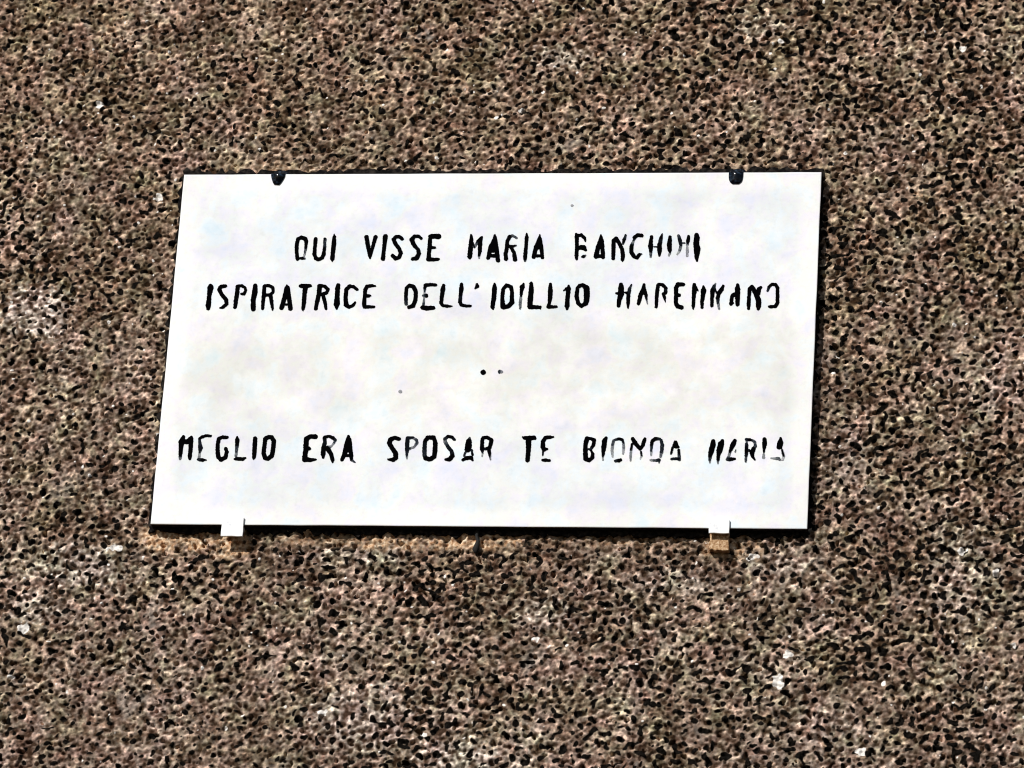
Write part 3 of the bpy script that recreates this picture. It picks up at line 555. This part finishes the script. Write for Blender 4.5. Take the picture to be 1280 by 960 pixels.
('A',[[(363.8,-118.5,3.1,1),(363.5,-124.7,7.5,1),(362.5,-129.6,7.2,1)],[(365.9,-133.7,2.8,0.41),(368.1,-141.5,3.4,0.36),(367.0,-146.4,2.8,0.31)],[(352.7,-144.4,1.5,0.46),(357.9,-144.8,2.8,0.65),(362.1,-145.0,4.5,0.78),(364.4,-146.7,2.6,0.46)]]),
('.',[[(-3.3,-33.4,6.9,1)]]),
('.',[[(16.9,-32.6,5.0,0.87),(19.1,-32.6,3.9,0.55)]]),
('.',[[(-104.3,-59.2,4.7,0.41)]]),
('.',[[(93.1,190.4,3.6,0.36)]]),
]
PAINT = paint_material()
def letter_mesh(strokes, seed):
    """Outline of hand-painted strokes (mm on the stone), as one thin raised skin."""
    segs = []
    for s in strokes:
        if len(s) == 1:
            segs.append(s[0] + s[0])
        for a, b_ in zip(s, s[1:]):
            segs.append(tuple(a) + tuple(b_))
    A = np.array(segs)
    r = A[:, [2, 6]].max() / 2
    x0, x1 = A[:, [0, 4]].min() - r - 1.5, A[:, [0, 4]].max() + r + 1.5
    z0, z1 = A[:, [1, 5]].min() - r - 1.5, A[:, [1, 5]].max() + r + 1.5
    g = 0.6
    xs = np.arange(x0, x1 + g, g); zs = np.arange(z0, z1 + g, g)
    X, Z = np.meshgrid(xs, zs)
    F = np.full(X.shape, 1e3); K = np.zeros(X.shape)
    for ax, az, aw, ak, bx, bz, bw, bk in segs:
        dx, dz = bx - ax, bz - az
        L2 = dx * dx + dz * dz
        t = np.clip(((X - ax) * dx + (Z - az) * dz) / L2, 0, 1) if L2 > 1e-9 else np.zeros_like(X)
        d = np.hypot(X - ax - t * dx, Z - az - t * dz) - (aw + t * (bw - aw)) / 2
        k = ak + t * (bk - ak)
        K = np.where(d < -0.25, np.maximum(K, k), np.where(d < F, np.maximum(K * (F < -0.25), k), K))
        F = np.minimum(F, d)
    rng = np.random.default_rng(seed)
    nz_ = rng.standard_normal(F.shape)
    nz_ = (nz_ + np.roll(nz_, 1, 0) + np.roll(nz_, 1, 1) + np.roll(nz_, -1, 0) + np.roll(nz_, -1, 1)) / 2.2
    F = F + 0.16 * nz_
    verts, ink, faces, key = [], [], [], {}
    def corner(i, j):
        q = ('c', i, j)
        if q not in key:
            key[q] = len(verts); verts.append((xs[j], zs[i])); ink.append(K[i, j])
        return key[q]
    def cross(i, j, a, b_):
        q = tuple(sorted(((i, j), (a, b_))))
        if q not in key:
            f0, f1 = F[i, j], F[a, b_]
            t = min(max(f0 / (f0 - f1), 0.02), 0.98)
            key[q] = len(verts)
            verts.append((xs[j] + (xs[b_] - xs[j]) * t, zs[i] + (zs[a] - zs[i]) * t))
            ink.append(max(K[i, j] if F[i, j] < 0 else 0, K[a, b_] if F[a, b_] < 0 else 0))
        return key[q]
    In = F < 0
    ii, jj = np.nonzero(In[:-1, :-1] | In[1:, :-1] | In[:-1, 1:] | In[1:, 1:])
    for i, j in zip(ii.tolist(), jj.tolist()):
        ring = ((i, j), (i, j + 1), (i + 1, j + 1), (i + 1, j))
        poly = []
        for a, b_ in zip(ring, ring[1:] + ring[:1]):
            if In[a]:
                poly.append(corner(*a))
            if In[a] != In[b_]:
                lo, hi = sorted((a, b_))
                poly.append(cross(*lo, *hi))
        if len(poly) > 2:
            faces.append(poly)
    V = np.array(verts); c = V.mean(0)
    # skirt down to the stone
    cnt = {}
    for f in faces:
        for a, b_ in zip(f, f[1:] + f[:1]):
            cnt[(a, b_)] = 1
    rim = [(a, b_) for (a, b_) in cnt if (b_, a) not in cnt]
    co = [((x - c[0]) / 1000, -0.00045, (z - c[1]) / 1000) for x, z in verts]
    low_ = {}
    for a, b_ in rim:
        for v in (a, b_):
            if v not in low_:
                low_[v] = len(co); co.append((co[v][0], 0.0004, co[v][2])); ink.append(ink[v])
    faces += [[b_, a, low_[a], low_[b_]] for a, b_ in rim]
    me = bpy.data.meshes.new('letter')
    me.from_pydata(co, [], faces)
    at = me.attributes.new('ink', 'FLOAT', 'POINT')
    at.data.foreach_set('value', np.array(ink, np.float32))
    me.update()
    return me, c

for i, (ch, strokes) in enumerate(LETTERS):
    me, c = letter_mesh(strokes, 100 + i)
    nm = 'painted_dot' if ch == '.' else ('apostrophe' if ch == "'" else 'letter')
    link(nm, me, PAINT, plaque, (c[0] / 1000, 0, c[1] / 1000))

# ---------------------------------------------------------------- the fixings
STEEL, ENAMEL, RUST, IRON = metal_dark(), white_paint(), rust(), iron_black()

def clip(x, label, hw, drop, lean, tap):
    """Dark sheet-metal clip hooked over the plaque's top edge."""
    e = bpy.data.objects.new('metal_clip', None); COL.objects.link(e)
    e.location = (x, 0, ZC + H2); e.empty_display_size = 0.02
    e.rotation_euler = (0, lean, 0)
    y = -FRONT
    path = [(0.001, 0.0015), (y + 0.003, 0.0015), (y - 0.0002, 0.0008), (y - 0.0012, -0.0008)]
    tp = [1.25, 1.15, 1.05, 1.0]
    for k, z in enumerate(np.linspace(-0.003, -drop, 6)):
        path.append((y - 0.0012, float(z))); tp.append(tap[k])
    me = swept([(a, b_) for a, b_ in path], hw, -0.0022 if False else 0.0022, tp)
    link('hook', me, STEEL, e)
    tab = prism([(-hw * 1.1, 0.001), (hw * 1.3, 0.001), (hw * 1.2, 0.008), (hw * .5, 0.0105), (-hw * 0.9, 0.009)], -0.0045, 0.004, 0.0008)
    link('wall_tab', tab, STEEL, e)
    return tag(e, label, 'clip', 'small dark clips hooked over the top edge of the plaque')
clip(-0.2795, 'small dark metal clip bent over the plaque top edge, left one with pointed bent tongue', 0.0088, 0.0150, rad(4), [1.0, .92, .82, .7, .58, .36])
clip(0.2945, 'small dark metal clip over the plaque top edge, right one with rounded tongue', 0.0088, 0.0160, 0.0, [1.0, 1.0, .97, .92, .80, .45])

def bracket(x, hw, up, down, tab, label):
    e = bpy.data.objects.new('support_bracket', None); COL.objects.link(e)
    e.location = (x, 0, ZC - H2); e.empty_display_size = 0.02
    y = -FRONT
    lip = rect_outline(-hw, hw, -down, up, 0.006, 0.0003, 3 + int(hw * 1e5))
    link('front_lip', prism(lip, y - 0.0030, y - 0.0006, 0.0007), ENAMEL, e)
    bm_me = prism([(-hw + 0.0008, -0.0042), (hw - 0.0008, -0.0042), (hw - 0.0008, -0.0012), (-hw + 0.0008, -0.0012)], y - 0.0006, 0.004)
    link('shelf', bm_me, ENAMEL, e)
    if tab:
        tm = prism(rect_outline(-hw * 0.95, hw * 0.95, -tab, -0.0046, 0.003, 0.0007, 23), -0.0105, 0.003, 0.001)
        link('rusty_tab', tm, enamel_worn(-0.002, 1.0), e)
    return tag(e, label, 'bracket', 'white brackets holding up the plaque')
bracket(-0.2975, 0.0135, 0.0085, 0.0162, 0, 'white painted bracket under the plaque bottom edge, left one above an orange rust stain')
bracket(0.2950, 0.0122, 0.0095, 0.0075, 0.0262, 'white bracket under the plaque bottom edge, right one with dull tan rusted tab below')

# thin iron spike in the wall just under the bottom edge
bm = bmesh.new()
rings = []
for z, r in ((0.004, 0.0022), (-0.008, 0.0022), (-0.015, 0.0022), (-0.020, 0.0034), (-0.026, 0.0040), (-0.031, 0.0022)):
    rings.append([bm.verts.new((r * math.cos(a) + 0.0012 * math.sin(z * 300), -0.0055 + 0.8 * r * math.sin(a), z)) for a in [k * math.tau / 10 for k in range(10)]])
for a, b_ in zip(rings, rings[1:]):
    for k in range(10):
        bm.faces.new((a[k], a[(k + 1) % 10], b_[(k + 1) % 10], b_[k]))
bm.faces.new(rings[0]); bm.faces.new(rings[-1][::-1])
bmesh.ops.recalc_face_normals(bm, faces=bm.faces)
me = bpy.data.meshes.new('iron_spike'); bm.to_mesh(me); bm.free()
for p_ in me.polygons:
    p_.use_smooth = True
tag(link('iron_spike', me, IRON, loc=(0.0015, 0, ZC - H2)), 'thin black iron spike hanging below the middle of the plaque bottom edge', 'spike')
